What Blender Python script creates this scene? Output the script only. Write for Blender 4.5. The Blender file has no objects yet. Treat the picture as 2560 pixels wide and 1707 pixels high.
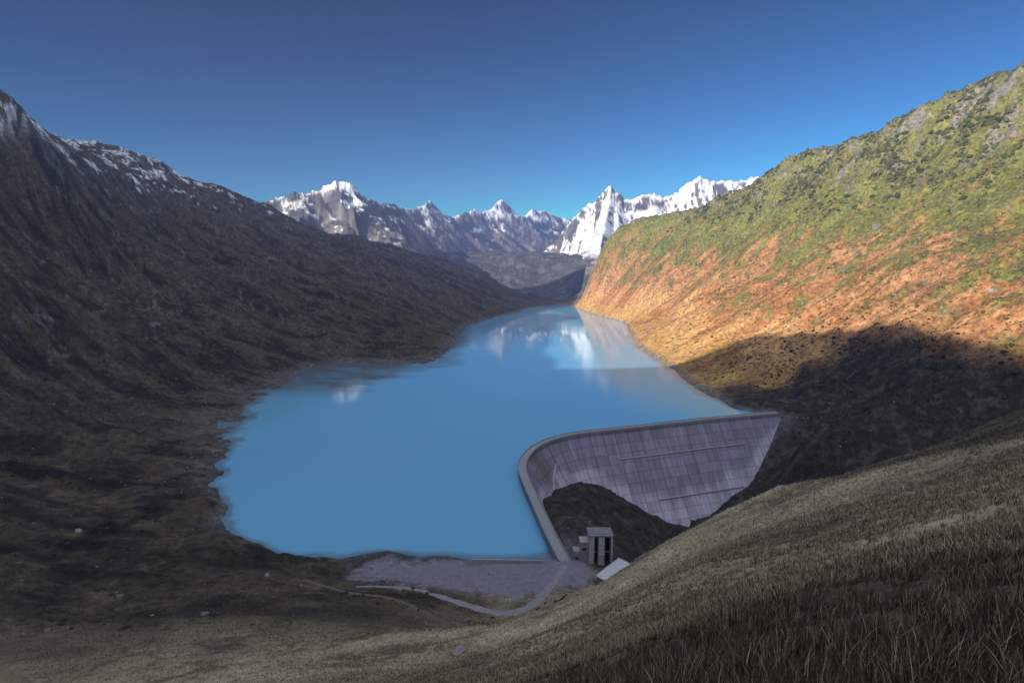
import bpy, math, random
import numpy as np
from mathutils import Vector

# ------------------------------------------------------------------ camera, sky, sun
scene = bpy.context.scene
C = scene.collection
CAM_Z = 180.0                       # metres above the dam crest (crest is z = 0)
PITCH = math.radians(7.7)
FPX, PCX, PCY = 1500.0, 1280.0, 853.5     # focal length in pixels of the 2560 px wide photograph
SUN = np.array([-0.755, -0.566, 0.330]); SUN /= np.linalg.norm(SUN)

cam = bpy.data.cameras.new("camera")
cam.lens = 36.0 * FPX / 2560.0
cam.sensor_width = 36.0
cam.clip_start = 0.2
cam.clip_end = 40000.0
camo = bpy.data.objects.new("camera", cam); C.objects.link(camo)
camo.location = (0, 0, CAM_Z)
camo.rotation_euler = (math.pi / 2 - PITCH, 0, 0)
scene.camera = camo

SUN_EL = math.asin(SUN[2])
SUN_AZ = math.atan2(SUN[0], SUN[1])
w = bpy.data.worlds.new("World"); scene.world = w; w.use_nodes = True
FILL_CLOUD = (6.0, 6.3, 7.1, 1); FILL_CLOUD_A, FILL_CLOUD_B = 0.38, 0.52
nt = w.node_tree; nt.nodes.clear()
sky = nt.nodes.new("ShaderNodeTexSky"); sky.sky_type = 'NISHITA'; sky.sun_disc = False
sky.sun_elevation = SUN_EL; sky.sun_rotation = SUN_AZ
sky.altitude = 2300; sky.air_density = 1.0; sky.dust_density = 0.0; sky.ozone_density = 3.0
bg = nt.nodes.new("ShaderNodeBackground"); bg.inputs[1].default_value = 0.074
wo = nt.nodes.new("ShaderNodeOutputWorld")
# deep, contrasty high-altitude sky: 0.056 * v ** 2.5
v1 = nt.nodes.new("ShaderNodeGamma"); v1.inputs[1].default_value = 2.5
v2 = nt.nodes.new("ShaderNodeVectorMath"); v2.operation = 'SCALE'; v2.inputs["Scale"].default_value = 0.056
vt = nt.nodes.new("ShaderNodeVectorMath"); vt.operation = 'MULTIPLY'; vt.inputs[1].default_value = (0.42, 1.12, 0.70)
nt.links.new(sky.outputs[0], v1.inputs[0]); nt.links.new(v1.outputs[0], v2.inputs[0])
# unseen bright cloud added overhead and behind the photographer to lift the shade; the sky over the lake is clear
def _m(op, a, b=None, c=None):
    nd = nt.nodes.new("ShaderNodeMath"); nd.operation = op
    for i_, q_ in enumerate((a, b, c)):
        if q_ is None: continue
        if isinstance(q_, (int, float)): nd.inputs[i_].default_value = q_
        else: nt.links.new(q_, nd.inputs[i_])
    return nd.outputs[0]
wtc = nt.nodes.new("ShaderNodeTexCoord"); wsp = nt.nodes.new("ShaderNodeSeparateXYZ"); nt.links.new(wtc.outputs["Generated"], wsp.inputs[0])
wns = nt.nodes.new("ShaderNodeTexNoise"); wns.inputs["Scale"].default_value = 3.2; wns.inputs["Detail"].default_value = 7; wns.inputs["Roughness"].default_value = 0.6
nt.links.new(wtc.outputs["Generated"], wns.inputs["Vector"])
def _ss(v, a, b):
    nd = nt.nodes.new("ShaderNodeMapRange"); nd.interpolation_type = 'SMOOTHSTEP'; nt.links.new(v, nd.inputs[0]); nd.inputs[1].default_value = a; nd.inputs[2].default_value = b
    return nd.outputs[0]
where = _m('MAXIMUM', _ss(wsp.outputs[1], 0.0, -0.35), _ss(wsp.outputs[2], 0.70, 0.88))
fill_cover = _m('MULTIPLY', _m('MULTIPLY', _ss(wns.outputs["Fac"], FILL_CLOUD_A, FILL_CLOUD_B), where), _ss(wsp.outputs[2], 0.02, 0.12))
wmx = nt.nodes.new("ShaderNodeMix"); wmx.data_type = 'RGBA'
nt.links.new(fill_cover, wmx.inputs["Factor"]); nt.links.new(v2.outputs[0], vt.inputs[0]); nt.links.new(vt.outputs[0], wmx.inputs["A"]); wmx.inputs["B"].default_value = FILL_CLOUD
nt.links.new(wmx.outputs["Result"], bg.inputs[0]); nt.links.new(bg.outputs[0], wo.inputs[0])

sl = bpy.data.lights.new("sun", 'SUN'); sl.energy = 4.0; sl.angle = math.radians(0.5); sl.color = (1.0, 0.88, 0.72)
so = bpy.data.objects.new("sun", sl); C.objects.link(so)
so.rotation_euler = Vector(SUN).to_track_quat('Z', 'Y').to_euler()
scene.view_settings.view_transform = 'Standard'; scene.view_settings.look = 'None'
scene.view_settings.exposure = 1.15; scene.view_settings.gamma = 1.0
scene.cycles.max_bounces = 6; scene.cycles.diffuse_bounces = 3; scene.cycles.volume_bounces = 0

random.seed(7); RNG = np.random.default_rng(11)

# ------------------------------------------------------------------ helpers
def tag(o, label=None, cat=None, group=None, kind=None):
    if label: o["label"] = label
    if cat: o["category"] = cat
    if group: o["group"] = group
    if kind: o["kind"] = kind
    return o

def ray(px, py):
    dx, du = (px - PCX) / FPX, (PCY - py) / FPX
    c, s = math.cos(PITCH), math.sin(PITCH)
    return np.array([dx, c + du * s, -s + du * c])

def pt(px, py, Y):
    r = ray(px, py); t = Y / r[1]
    return (r[0] * t, Y, CAM_Z + r[2] * t)

def pz(px, py, z=0.0):
    r = ray(px, py); t = (z - CAM_Z) / r[2]
    return (r[0] * t, r[1] * t, z)

def mesh_obj(name, verts, faces, mat=None, parent=None, smooth=True, col=None, uv=None):
    me = bpy.data.meshes.new(name)
    verts = np.asarray(verts, dtype=np.float32)
    if isinstance(faces, np.ndarray) and len(faces):
        n, k = faces.shape
        me.vertices.add(len(verts)); me.vertices.foreach_set("co", verts.ravel())
        me.loops.add(n * k); me.loops.foreach_set("vertex_index", faces.astype(np.int32).ravel())
        me.polygons.add(n)
        me.polygons.foreach_set("loop_start", np.arange(0, n * k, k, dtype=np.int32))
        me.update(calc_edges=True)
    else:
        me.from_pydata([tuple(map(float, v)) for v in verts], [], [tuple(f) for f in faces])
        me.update()
    me.polygons.foreach_set("use_smooth", np.full(len(me.polygons), smooth, dtype=bool))
    if col is not None:
        a = me.attributes.new("Col", 'FLOAT_COLOR', 'POINT')
        c4 = np.ones((len(verts), 4), dtype=np.float32); c4[:, :3] = col
        a.data.foreach_set("color", c4.ravel())
    if uv is not None:
        a = me.attributes.new("face_uv", 'FLOAT_VECTOR', 'POINT')
        a.data.foreach_set("vector", np.asarray(uv, dtype=np.float32).ravel())
    o = bpy.data.objects.new(name, me); C.objects.link(o)
    if mat: me.materials.append(mat)
    if parent: o.parent = parent
    return o

def smoothstep(a, b, x):
    t = np.clip((x - a) / (b - a), 0, 1); return t * t * (3 - 2 * t)

# ---- gradient noise in numpy
def _hash(ix, iy, seed):
    h = (ix.astype(np.int64) * 374761393 + iy.astype(np.int64) * 668265263 + seed * 1442695041) & 0xFFFFFFFF
    h = ((h ^ (h >> 13)) * 1274126177) & 0xFFFFFFFF
    return (h ^ (h >> 16)) & 0xFFFF

def perlin(x, y, seed=0):
    x = np.asarray(x, dtype=np.float64); y = np.asarray(y, dtype=np.float64)
    ix = np.floor(x); iy = np.floor(y); fx = x - ix; fy = y - iy
    u = fx * fx * fx * (fx * (fx * 6 - 15) + 10); v = fy * fy * fy * (fy * (fy * 6 - 15) + 10)
    def g(ox, oy):
        a = _hash(ix + ox, iy + oy, seed) * (2 * math.pi / 65536.0)
        return np.cos(a) * (fx - ox) + np.sin(a) * (fy - oy)
    a = g(0, 0); b = g(1, 0); c = g(0, 1); d = g(1, 1)
    return 1.5 * ((a + u * (b - a)) * (1 - v) + (c + u * (d - c)) * v)

def fbm(x, y, oct=4, seed=0, gain=0.5, lac=2.03):
    s = 0; amp = 1.0; f = 1.0
    for i in range(oct):
        s = s + amp * perlin(x * f, y * f, seed + i * 17); amp *= gain; f *= lac
    return s

def ridged(x, y, oct=4, seed=0, gain=0.55):
    s = 0; amp = 1.0; f = 1.0
    for i in range(oct):
        n = 1 - np.abs(perlin(x * f, y * f, seed + i * 31)) * 1.6
        s = s + amp * n * np.abs(n); amp *= gain; f *= 2.07
    return s

# ------------------------------------------------------------------ terrain control points
ZW = -6.0        # water level
left_shore = [(1395, 764), (1330, 770), (1265, 789), (1185, 805), (1152, 818), (1128, 862), (1085, 902), (1000, 910), (850, 908), (765, 922),
              (690, 962), (620, 1012), (585, 1055), (562, 1110), (552, 1165), (528, 1213), (572, 1236), (548, 1290), (575, 1335),
              (640, 1358), (720, 1377), (820, 1394), (910, 1392), (985, 1376), (1010, 1366), (1075, 1368), (1100, 1382), (1130, 1398), (1200, 1398), (1280, 1396)]
right_shore = [(1440, 770), (1470, 782), (1530, 798), (1560, 806), (1572, 830), (1582, 848), (1600, 870), (1640, 897), (1690, 930), (1735, 968), (1790, 998), (1860, 1026)]
LS = np.array([pz(a, b, ZW) for a, b in left_shore]); RS = np.array([pz(a, b, ZW) for a, b in right_shore])
crest_px = [(1412, 1402), (1385, 1352), (1360, 1300), (1335, 1245), (1316, 1203), (1306, 1172), (1311, 1146), (1335, 1119), (1375, 1099), (1430, 1085), (1510, 1075), (1610, 1064), (1710, 1053), (1820, 1042), (1946, 1031)]
CR = np.array([pz(a, b, 0.0) for a, b in crest_px])

def resample(P, step):
    P = np.asarray(P, float)
    out = []
    n = len(P)
    for i in range(n - 1):
        p0 = P[max(i - 1, 0)]; p1 = P[i]; p2 = P[i + 1]; p3 = P[min(i + 2, n - 1)]
        for t in np.linspace(0, 1, 24, endpoint=False):
            out.append(0.5 * ((2 * p1) + (-p0 + p2) * t + (2 * p0 - 5 * p1 + 4 * p2 - p3) * t * t + (-p0 + 3 * p1 - 3 * p2 + p3) * t ** 3))
    out.append(P[-1]); out = np.array(out)
    s = np.concatenate([[0], np.cumsum(np.linalg.norm(np.diff(out[:, :2], axis=0), axis=1))])
    m = max(2, int(round(s[-1] / step)) + 1)
    q = np.linspace(0, s[-1], m)
    return np.stack([np.interp(q, s, out[:, k]) for k in range(out.shape[1])], 1), q

AX, AS = resample(CR, 4.0)
T = np.gradient(AX[:, :2], axis=0)
for _ in range(6):
    T[1:-1] = (T[:-2] + 2 * T[1:-1] + T[2:]) / 4
T /= np.linalg.norm(T, axis=1)[:, None]
DN = np.stack([T[:, 1], -T[:, 0]], 1)      # points downstream (to the right, toward the gorge)
FACE = 0.66
# depth below the crest at which the downstream face meets the rock, from the foot line seen in the photograph
foot = np.array([(1340, 1232), (1360, 1226), (1410, 1212), (1440, 1201), (1480, 1204), (1520, 1223), (1570, 1251), (1610, 1281), (1645, 1302), (1700, 1303), (1760, 1292), (1800, 1264), (1850, 1228), (1890, 1180), (1922, 1122), (1940, 1068), (1950, 1046)], float)
def project(p):
    c, s_ = math.cos(PITCH), math.sin(PITCH); x, y, z = p[0], p[1], p[2] - CAM_Z
    fw_, up_ = y * c - z * s_, y * s_ + z * c
    return PCX + FPX * x / fw_, PCY - FPX * up_ / fw_
BH = np.zeros(len(AX))
for i in range(len(AX)):
    fr = AS[i] / AS[-1]
    if fr < 0.36: BH[i] = np.interp(fr, [0, 0.1, 0.28, 0.36], [3, 8, 24, 40]); continue
    for h in np.arange(2, 112, 0.5):
        a_, b_ = project((AX[i, 0] + DN[i, 0] * (3 + FACE * (h - 4)), AX[i, 1] + DN[i, 1] * (3 + FACE * (h - 4)), -h))
        BH[i] = h
        if b_ >= np.interp(a_, foot[:, 0], foot[:, 1]): break
for _ in range(4): BH[1:-1] = (BH[:-2] + BH[1:-1] + BH[2:]) / 3

ctl = []
def add(p, *a): ctl.append((p[0], p[1], p[2]))
for p in resample(LS, 45)[0]: ctl.append((p[0], p[1], ZW))
for p in resample(RS, 45)[0]: ctl.append((p[0], p[1], ZW))
# lake bed
for a, b in [(1380, 790), (1350, 820), (1400, 850), (1300, 880), (1450, 900), (1250, 950), (1000, 970), (1500, 960), (1150, 1020), (850, 1050), (1350, 1030), (750, 1130), (1050, 1120), (1200, 1180), (700, 1230), (950, 1250), (1180, 1300), (750, 1310), (1050, 1320), (1550, 1010), (1680, 1010)]:
    p = pz(a, b, ZW); ctl.append((p[0], p[1], ZW - 38))
for a, b, d in [(640, 1020, 5), (720, 985, 6), (800, 955, 6), (880, 938, 7), (960, 925, 6), (700, 1020, 9), (770, 1005, 7), (850, 975, 7), (930, 950, 7), (1000, 930, 7), (850, 1035, 26), (960, 985, 26), (740, 1060, 24)]:
    p = pz(a, b, ZW); ctl.append((p[0], p[1], ZW - d))  # bed raised so the painted bank reflection lands here
# left valley side
for a, b, Y in [(0, 240, 1100), (60, 275, 1140), (120, 325, 1250), (165, 358, 1400), (240, 368, 1650), (300, 366, 1850), (370, 402, 1950), (450, 440, 2000), (520, 460, 2060), (600, 488, 2120), (670, 512, 2180), (760, 565, 2250),
                (880, 597, 2350), (1000, 622, 2450), (1100, 650, 2520), (1200, 680, 2580), (1300, 735, 2620),
                (0, 480, 960), (0, 660, 800), (0, 820, 680), (0, 1000, 560), (0, 1150, 450), (0, 1350, 320), (0, 1550, 235), (0, 1700, 190),
                (250, 500, 1250), (200, 650, 1050), (330, 800, 900), (250, 950, 720), (300, 1100, 560), (420, 1200, 480), (350, 1330, 370), (250, 1500, 270),
                (420, 560, 1500), (500, 700, 1250), (620, 820, 1120), (480, 960, 820), (480, 1080, 640), (600, 600, 1650), (750, 660, 1700), (780, 800, 1300), (900, 740, 1550), (950, 840, 1280), (1000, 690, 1900), (1050, 780, 1600), (1180, 740, 2100), (1270, 750, 2350)]:
    add(pt(a, b, Y))
# right valley side
for a, b, Y in [(2560, 170, 1120), (2480, 215, 1170), (2400, 258, 1230), (2320, 270, 1300), (2200, 318, 1420), (2090, 370, 1580), (2000, 385, 1700), (1920, 432, 1830),
                (1830, 486, 1950), (1740, 536, 2050), (1650, 564, 2160), (1560, 584, 2260), (1500, 628, 2340), (1484, 690, 2400), (1462, 742, 2440),
                (2500, 420, 1020), (2400, 560, 950), (2560, 620, 780), (2450, 760, 720), (2560, 830, 620), (2300, 450, 1200), (2200, 620, 1030), (2050, 500, 1400), (2000, 650, 1250), (1900, 560, 1650), (1800, 680, 1520), (1650, 640, 1950), (1600, 720, 1900),
                (2100, 800, 900), (1900, 830, 1030), (1750, 800, 1250), (2250, 900, 700), (2050, 930, 790), (2400, 930, 610), (1950, 1000, 745), (2200, 1030, 620), (2050, 1060, 660), (2000, 1130, 610)]:
    add(pt(a, b, Y))
# ground falls behind the skylines; unseen left peak added to shade the valley head
for x, y, z in [(-1500, 1300, 380), (-1700, 1900, 420), (-1500, 2500, 350), (-1000, 2900, 150), (-600, 3100, 90), (1350, 1500, 300), (1500, 2000, 320), (1250, 2600, 250), (700, 3000, 150), 
                (1700, 900, 500), (1200, 700, 430), (1000, 400, 330), (900, 200, 250), (-1900, 600, 850), (-1900, 760, 870), (-1900, 1000, 960), (-1900, 1200, 1090), (-1900, 1450, 1170), (-1960, 1650, 920), (-2050, 1900, 620), (-2300, 1200, 600), pt(1000, 640, 3500), pt(1100, 648, 3500), pt(1200, 652, 3550), pt(1290, 642, 3600), pt(1370, 640, 3600), pt(1430, 642, 3500), pt(1480, 650, 3300), (-350, 2900, 30), (-150, 2850, 10), (40, 2850, 8), (180, 2850, 10), (330, 2800, 25), (200, 3150, 40), (-100, 3200, 60), pt(1476, 705, 2640), pt(1484, 680, 2750), pt(1496, 655, 2900), pt(1530, 625, 2700), (0, 5000, 200), (600, 5000, 200), (1500, 4000, 200), (-1500, 4000, 250), (2500, 2500, 300), (-2600, 2500, 300),
                (0, 9500, 400), (3500, 9000, 400), (-3500, 9000, 400), (5000, 4000, 300), (-5000, 4000, 300), (4500, 0, 300), (-4500, 0, 300), (0, -4500, 300), (3000, -3500, 300), (-3000, -3500, 300)]:
    ctl.append((x, y, z))
# the ridge outside the frame on the left: its shade covers the dam and the near slopes
RIDGE0 = [(-985, 800, 478), (-1000, 550, 472), (-1000, 300, 468), (-1000, 150, 472)]
RIDGE1 = [(-1000, 0, 530), (-1000, -150, 590), (-1000, -300, 655), (-1000, -456, 722), (-1000, -560, 705), (-1000, -640, 690)]
RIDGE2 = [(-1000, -850, 740), (-1000, -1000, 760), (-1000, -1250, 780), (-950, -1700, 780)]
for x, y, z in RIDGE0 + RIDGE2:
    ctl.append((x, y, z))
for x, y, z in [                (-650, 700, 230), (-650, 400, 190), (-600, 100, 190), (-550, -300, 260), (-500, -700, 300), (-300, -300, 200), (-1600, 300, 350), (-1700, -600, 400), (-400, 250, 70), (-300, 100, 95)]:
    ctl.append((x, y, z))
# the hillside under the camera
for a, b, Y in [(2560, 1707, 4.4), (2200, 1707, 4.8), (1900, 1707, 5.6), (1650, 1707, 8.5), (1450, 1707, 15), (1280, 1707, 30), (1100, 1707, 58), (900, 1707, 95), (650, 1707, 130), (350, 1707, 160),
                (2560, 1500, 9), (2250, 1500, 11), (2000, 1500, 15), (1800, 1500, 26), (1650, 1500, 60), (1530, 1500, 130), (2560, 1320, 22), (2300, 1330, 30), (2050, 1330, 50), (1850, 1340, 95), (1720, 1370, 150),
                (2300, 1230, 95), (2560, 1150, 90), (2000, 1250, 140),
                (1450, 1580, 140), (1300, 1620, 120), (1150, 1600, 165), (1000, 1580, 200), (800, 1600, 200), (600, 1560, 235), (450, 1600, 215)]:
    add(pt(a, b, Y))
for x, y, z in [(0, 0, 178.2), (3, -1, 178.9), (-3, 0, 177.0), (6, 3, 178.0), (0, -8, 179.5), (20, -20, 186), (-20, -20, 176), (60, -40, 200), (120, 40, 185), (160, 120, 160), (230, 60, 190), (-60, -60, 170), (0, -200, 230), (200, -200, 260), (300, 100, 190), (350, 250, 130)]:
    ctl.append((x, y, z))
# brow of the spur on the right and the drop behind it
for a, b, Y in [(1500, 1464, 290), (1552, 1452, 275), (1614, 1416, 250), (1679, 1350, 232), (1757, 1313, 218), (1821, 1277, 210), (1871, 1252, 204), (1929, 1224, 198), (2050, 1204, 192), (2200, 1172, 188), (2350, 1112, 188), (2560, 1036, 192)]:
    add(pt(a, b, Y)); add(pt(a + 4, b + 22, Y + 16)); 
    if a > 1590: add(pt(a + 8, b + 60, Y + 50))
for a, b, z in [(1480, 1404, -1.5), (1520, 1404, -2.5), (1550, 1402, -4), (1500, 1425, -2.5), (1455, 1395, -0.8), (1560, 1425, -3)]:
    ctl.append(pz(a, b, z))
# road bench and gravel flat at the near end of the dam
for a, b, z in [(1395, 1425, -0.3), (1330, 1440, -0.6), (1200, 1430, -1.5), (1100, 1432, -2.2), (1000, 1420, -2.6), (900, 1418, -2.5), (1240, 1530, 1.5), (1340, 1500, 1.0), (1100, 1490, 2.0), (950, 1465, 3), (780, 1420, 2), (660, 1400, 3), (1080, 1540, 10), (1250, 1580, 22), (1340, 1560, 22)]:
    ctl.append(pz(a, b, z))
# gorge below the dam
for i in range(0, len(AX), 4):
    h = BH[i]
    if 0.02 < AS[i] / AS[-1] < 0.99:
        ctl.append((AX[i, 0] + DN[i, 0] * (2 + FACE * h), AX[i, 1] + DN[i, 1] * (2 + FACE * h), -h))
        if AS[i] / AS[-1] > 0.6: ctl.append((AX[i, 0] + DN[i, 0] * (22 + FACE * h), AX[i, 1] + DN[i, 1] * (22 + FACE * h), -h - 5))
    if 0.06 < AS[i] / AS[-1] < 0.96:
        ctl.append((AX[i, 0], AX[i, 1], -h - 12))
for a, b, Y in [(1470, 1240, 500), (1440, 1300, 440), (1520, 1330, 450), (1560, 1290, 500), (1600, 1380, 420), (1480, 1380, 365)]:
    add(pt(a, b, Y))
for x, y, z in [(190, 540, -112), (260, 470, -122), (360, 400, -130), (480, 330, -128), (620, 240, -120), (150, 440, -85), (130, 360, -45), (220, 340, -50), (330, 480, -95), (450, 470, -40), (560, 420, 40), (700, 330, 60)]:
    ctl.append((x, y, z))
def kern(dx, dy, c2):
    return np.sqrt(dx * dx + dy * dy + c2)

def solve(points):
    global ctl, CC, WT, LIN, n
    pts = np.array(points, float); keep = []
    for i in range(len(pts)):           # drop near-duplicates
        d = 0.6 * (1.2 + 0.02 * math.hypot(pts[i, 0], pts[i, 1]))
        if all(np.hypot(*(pts[i, :2] - pts[j, :2])) > d for j in keep): keep.append(i)
    ctl = pts[keep]; n = len(ctl)
    CC = (0.03 * np.hypot(ctl[:, 0], ctl[:, 1]) + 0.5) ** 2
    K = kern(ctl[:, None, 0] - ctl[None, :, 0], ctl[:, None, 1] - ctl[None, :, 1], CC[None, :])
    A = np.zeros((n + 3, n + 3)); A[:n, :n] = K
    P3 = np.stack([np.ones(n), ctl[:, 0] / 1000, ctl[:, 1] / 1000], 1)
    A[:n, n:] = P3; A[n:, :n] = P3.T
    sol = np.linalg.lstsq(A, np.concatenate([ctl[:, 2], np.zeros(3)]), rcond=None)[0]
    WT, LIN = sol[:n], sol[n:]

def base_height(x, y):
    x = x.astype(np.float32); y = y.astype(np.float32)
    z = (LIN[0] + LIN[1] * x / 1000 + LIN[2] * y / 1000).astype(np.float64)
    for i in range(n):
        z += WT[i] * np.sqrt((x - np.float32(ctl[i, 0])) ** 2 + (y - np.float32(ctl[i, 1])) ** 2 + np.float32(CC[i])).astype(np.float64)
    return z

CTL0 = list(ctl)
solve(CTL0 + RIDGE1)
# the crest of that ridge follows from where its shade ends on the sunlit slope
edge = [(1705, 928), (1760, 905), (1830, 868), (1900, 842), (1980, 830), (2080, 824), (2180, 818), (2270, 808), (2310, 818), (2345, 838), (2390, 852), (2425, 850), (2450, 836), (2480, 850), (2520, 888), (2556, 896)]
prof = []
for a, b in edge:
    r = ray(a, b); t = np.linspace(300, 1600, 1400)
    gz = np.maximum(base_height(r[0] * t, r[1] * t), ZW); hit = np.argmax(CAM_Z + r[2] * t < gz)
    P_ = np.array([r[0] * t[hit], r[1] * t[hit], gz[hit]])
    k = (P_[0] + 1000) / -SUN[0]
    prof.append((-1000.0, P_[1] + SUN[1] * k, P_[2] + SUN[2] * k))
prof.sort(key=lambda p: -p[1])
PROF = np.array(prof)
print("ridge", np.round(PROF).tolist())
solve(CTL0 + [tuple(p) for p in PROF])

def poly_dist(x, y, P):
    """distance to a polyline, interpolated third column and arc length at the nearest point"""
    best = np.full(x.shape, 1e18); zz = np.zeros(x.shape); ss = np.zeros(x.shape); sd = np.zeros(x.shape)
    s0 = 0.0
    for a, b in zip(P[:-1], P[1:]):
        dx, dy = b[0] - a[0], b[1] - a[1]; L2 = dx * dx + dy * dy + 1e-9; L = math.sqrt(L2)
        t = np.clip(((x - a[0]) * dx + (y - a[1]) * dy) / L2, 0, 1)
        qx = x - a[0] - t * dx; qy = y - a[1] - t * dy
        d = qx * qx + qy * qy
        m = d < best
        best = np.where(m, d, best); zz = np.where(m, a[2] + t * (b[2] - a[2]), zz); ss = np.where(m, s0 + t * L, ss)
        sd = np.where(m, np.sign(dx * qy - dy * qx), sd)
        s0 += L
    return np.sqrt(best), zz, ss, sd

# ------------------------------------------------------------------ tracks (centre lines in world metres)
road_pts = np.array([pz(1412, 1412, 0.0), pz(1395, 1440, 0.0), pz(1372, 1470, 0.3), pz(1345, 1500, 0.8), pz(1310, 1522, 1.3), pz(1265, 1532, 1.6), pz(1210, 1524, 1.8), pz(1150, 1506, 2.0), pz(1100, 1490, 2.0), pz(1040, 1473, 2.3), pz(960, 1466, 2.8), pz(890, 1466, 3.5)])
path_pts = np.array([pz(760, 1448, 5.0), pz(860, 1478, 7.5), pz(950, 1490, 9.0), pz(1020, 1510, 11.0), pz(1090, 1545, 14.0), pz(1150, 1580, 18)])
ROAD, _ = resample(road_pts, 3.0)
PATH, _ = resample(path_pts, 3.0)

# ------------------------------------------------------------------ far ranges (crest lines)
def crest(px, Y0, Y1, jag=0.0, seed=0):
    r = []
    m = len(px)
    for i, (a, b) in enumerate(px):
        Y = Y0 + (Y1 - Y0) * i / (m - 1)
        r.append(pt(a, b, Y))
    return np.array(r)
M1 = crest([(560, 500), (640, 505), (668, 497), (705, 488), (740, 480), (775, 482), (800, 470), (818, 458), (845, 452), (872, 451), (890, 470), (905, 488), (930, 498), (965, 512), (990, 518), (1020, 540), (1050, 572), (1085, 612), (1130, 660)], 3300, 3800)
M2 = crest([(930, 512), (960, 506), (985, 508), (1010, 520), (1040, 520), (1062, 512), (1075, 500), (1088, 515), (1100, 530), (1130, 540), (1160, 532), (1185, 524), (1205, 530), (1228, 522), (1240, 508), (1252, 496), (1268, 510), (1280, 522), (1300, 541), (1318, 536), (1330, 522), (1345, 528), (1362, 526), (1390, 540), (1420, 545), (1450, 560), (1480, 590)], 4700, 7200)
M3 = crest([(1380, 612), (1398, 590), (1412, 568), (1432, 545), (1448, 530), (1468, 512), (1490, 502), (1505, 482), (1518, 470), (1527, 465), (1540, 478), (1560, 492), (1580, 496), (1605, 486), (1630, 482), (1660, 492), (1685, 480), (1705, 466), (1722, 455), (1738, 446), (1750, 434), (1762, 446), (1785, 452), (1810, 448), (1850, 452), (1880, 442), (1895, 440), (1930, 455), (1990, 470)], 4300, 4100)
RANGES = [(M1, 0.50, 0.8), (M2, 0.62, 0.7), (M3, 0.33, 0.8)]
M3G = None

def range_height(k, x, y):
    P, s_near, s_far = RANGES[k]
    d, zr, s, side = poly_dist(x, y, P)
    near = side < 0
    sl = np.where(near, s_near, s_far)
    nf = fbm(x / 150, y / 150, 5, 90 + k, gain=0.55)
    nz = ridged(s / 300 + 0.0004 * d, d / 1500, 3, 50 + k * 7) - 0.9
    cliff = (70.0, 150.0, 110.0)[k]
    prof = np.where(d < cliff, d * 1.05, cliff * 1.05 + (d - cliff) * sl)
    z = zr - prof + nz * np.minimum(d * 0.22, 60.0 if k != 2 else 26.0) + nf * np.minimum(3 + d * 0.10, 26.0 if k != 2 else 9.0)
    z += 10 * (ridged(s / 75 + d / 190, d / 150, 4, 33 + k) - 0.9) * np.clip(d / 30, 0, 1) * np.exp(-d / 260)
    z += (13 * perlin(s / 34, d / 60 + k * 3.3, 5) + 7 * perlin(s / 15, d / 24 + k * 1.3, 6)) * np.exp(-d / 90)
    return z

def hill_noise(x, y, z):
    r = np.hypot(x, y)
    a_far = smoothstep(250, 700, r)
    ds = np.minimum(poly_dist(x, y, LS)[0], poly_dist(x, y, RS)[0])
    dd = poly_dist(x, y, CR)[0]
    calm = smoothstep(0, 160, ds) * smoothstep(10, 90, dd)
    # gullies and ribs run down the valley sides
    wx = x + 60 * fbm(x / 260, y / 260, 2, 3)
    ribs = ridged(wx / 420 + y / 900, y / 105 + x / 700, 4, 21) - 1.05
    z1 = a_far * calm * (13.0 * ribs + 16 * fbm(x / 260, y / 260, 3, 8))
    # rock bands near the right skyline
    rock = smoothstep(180, 420, z) * smoothstep(100, 500, x)
    z1 += rock * 12 * (ridged(x / 70, y / 70, 4, 61) - 1.3) * a_far
    z1 += (0.3 + 0.7 * calm) * smoothstep(60, 300, r) * (0.5 + 0.5 * smoothstep(300, 420, r)) * (3.2 * fbm(x / 42, y / 42, 4, 15, gain=0.6) + 1.0 * (ridged(x / 17, y / 17, 3, 71) - 1.0))
    z1 *= 1 - smoothstep(-850, -930, x) * smoothstep(1000, 800, y)
    z1 += smoothstep(90, 10, ds) * smoothstep(-70, -130, x) * (2.4 * fbm(x / 34, y / 34, 3, 47) + 1.2 * fbm(x / 11, y / 11, 2, 49))
    # hummocks close to the camera
    near = 1 - smoothstep(90, 260, r)
    z1 += near * smoothstep(4, 60, r) * (0.9 * fbm(x / 22, y / 22, 3, 41) - 0.8) + near * smoothstep(1.5, 14, r) * 0.28 * fbm(x / 2.6, y / 2.6, 4, 43)
    return z1, ds

def height(x, y, full=False):
    x = np.asarray(x, float); y = np.asarray(y, float)
    z = base_height(x, y)
    nz, ds = hill_noise(x, y, z)
    z = z + nz
    # tracks are cut into the slope
    for P, wd in ((ROAD, 3.6), (PATH, 1.4)):
        d, zr, _, _ = poly_dist(x, y, P)
        f = 1 - smoothstep(wd, wd * 3.2, d)
        z = z * (1 - f) + (zr - 0.05) * f
    reg = np.where(x < 60 + 0.06 * y, 1, 2)
    reg = np.where((np.hypot(x, y) < 300) | (y < 150), 0, reg)
    far = (np.hypot(x, y) > 2350) & (y > 0)
    if far.any():
        xf, yf = x[far], y[far]
        zf = z[far]; rf = reg[far]
        for k in range(3):
            zk = range_height(k, xf, yf)
            m = zk > zf
            zf = np.where(m, zk, zf); rf = np.where(m, 3 + k, rf)
        z[far] = zf; reg[far] = rf
    return (z, reg, ds) if full else z

# ------------------------------------------------------------------ materials
def new_mat(name):
    m = bpy.data.materials.new(name); m.use_nodes = True
    nt = m.node_tree; nt.nodes.clear()
    out = nt.nodes.new("ShaderNodeOutputMaterial"); b = nt.nodes.new("ShaderNodeBsdfPrincipled")
    nt.links.new(b.outputs[0], out.inputs[0])
    b.inputs["Specular IOR Level"].default_value = 0.25
    b.inputs["Roughness"].default_value = 0.9
    return m, nt, b

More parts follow.
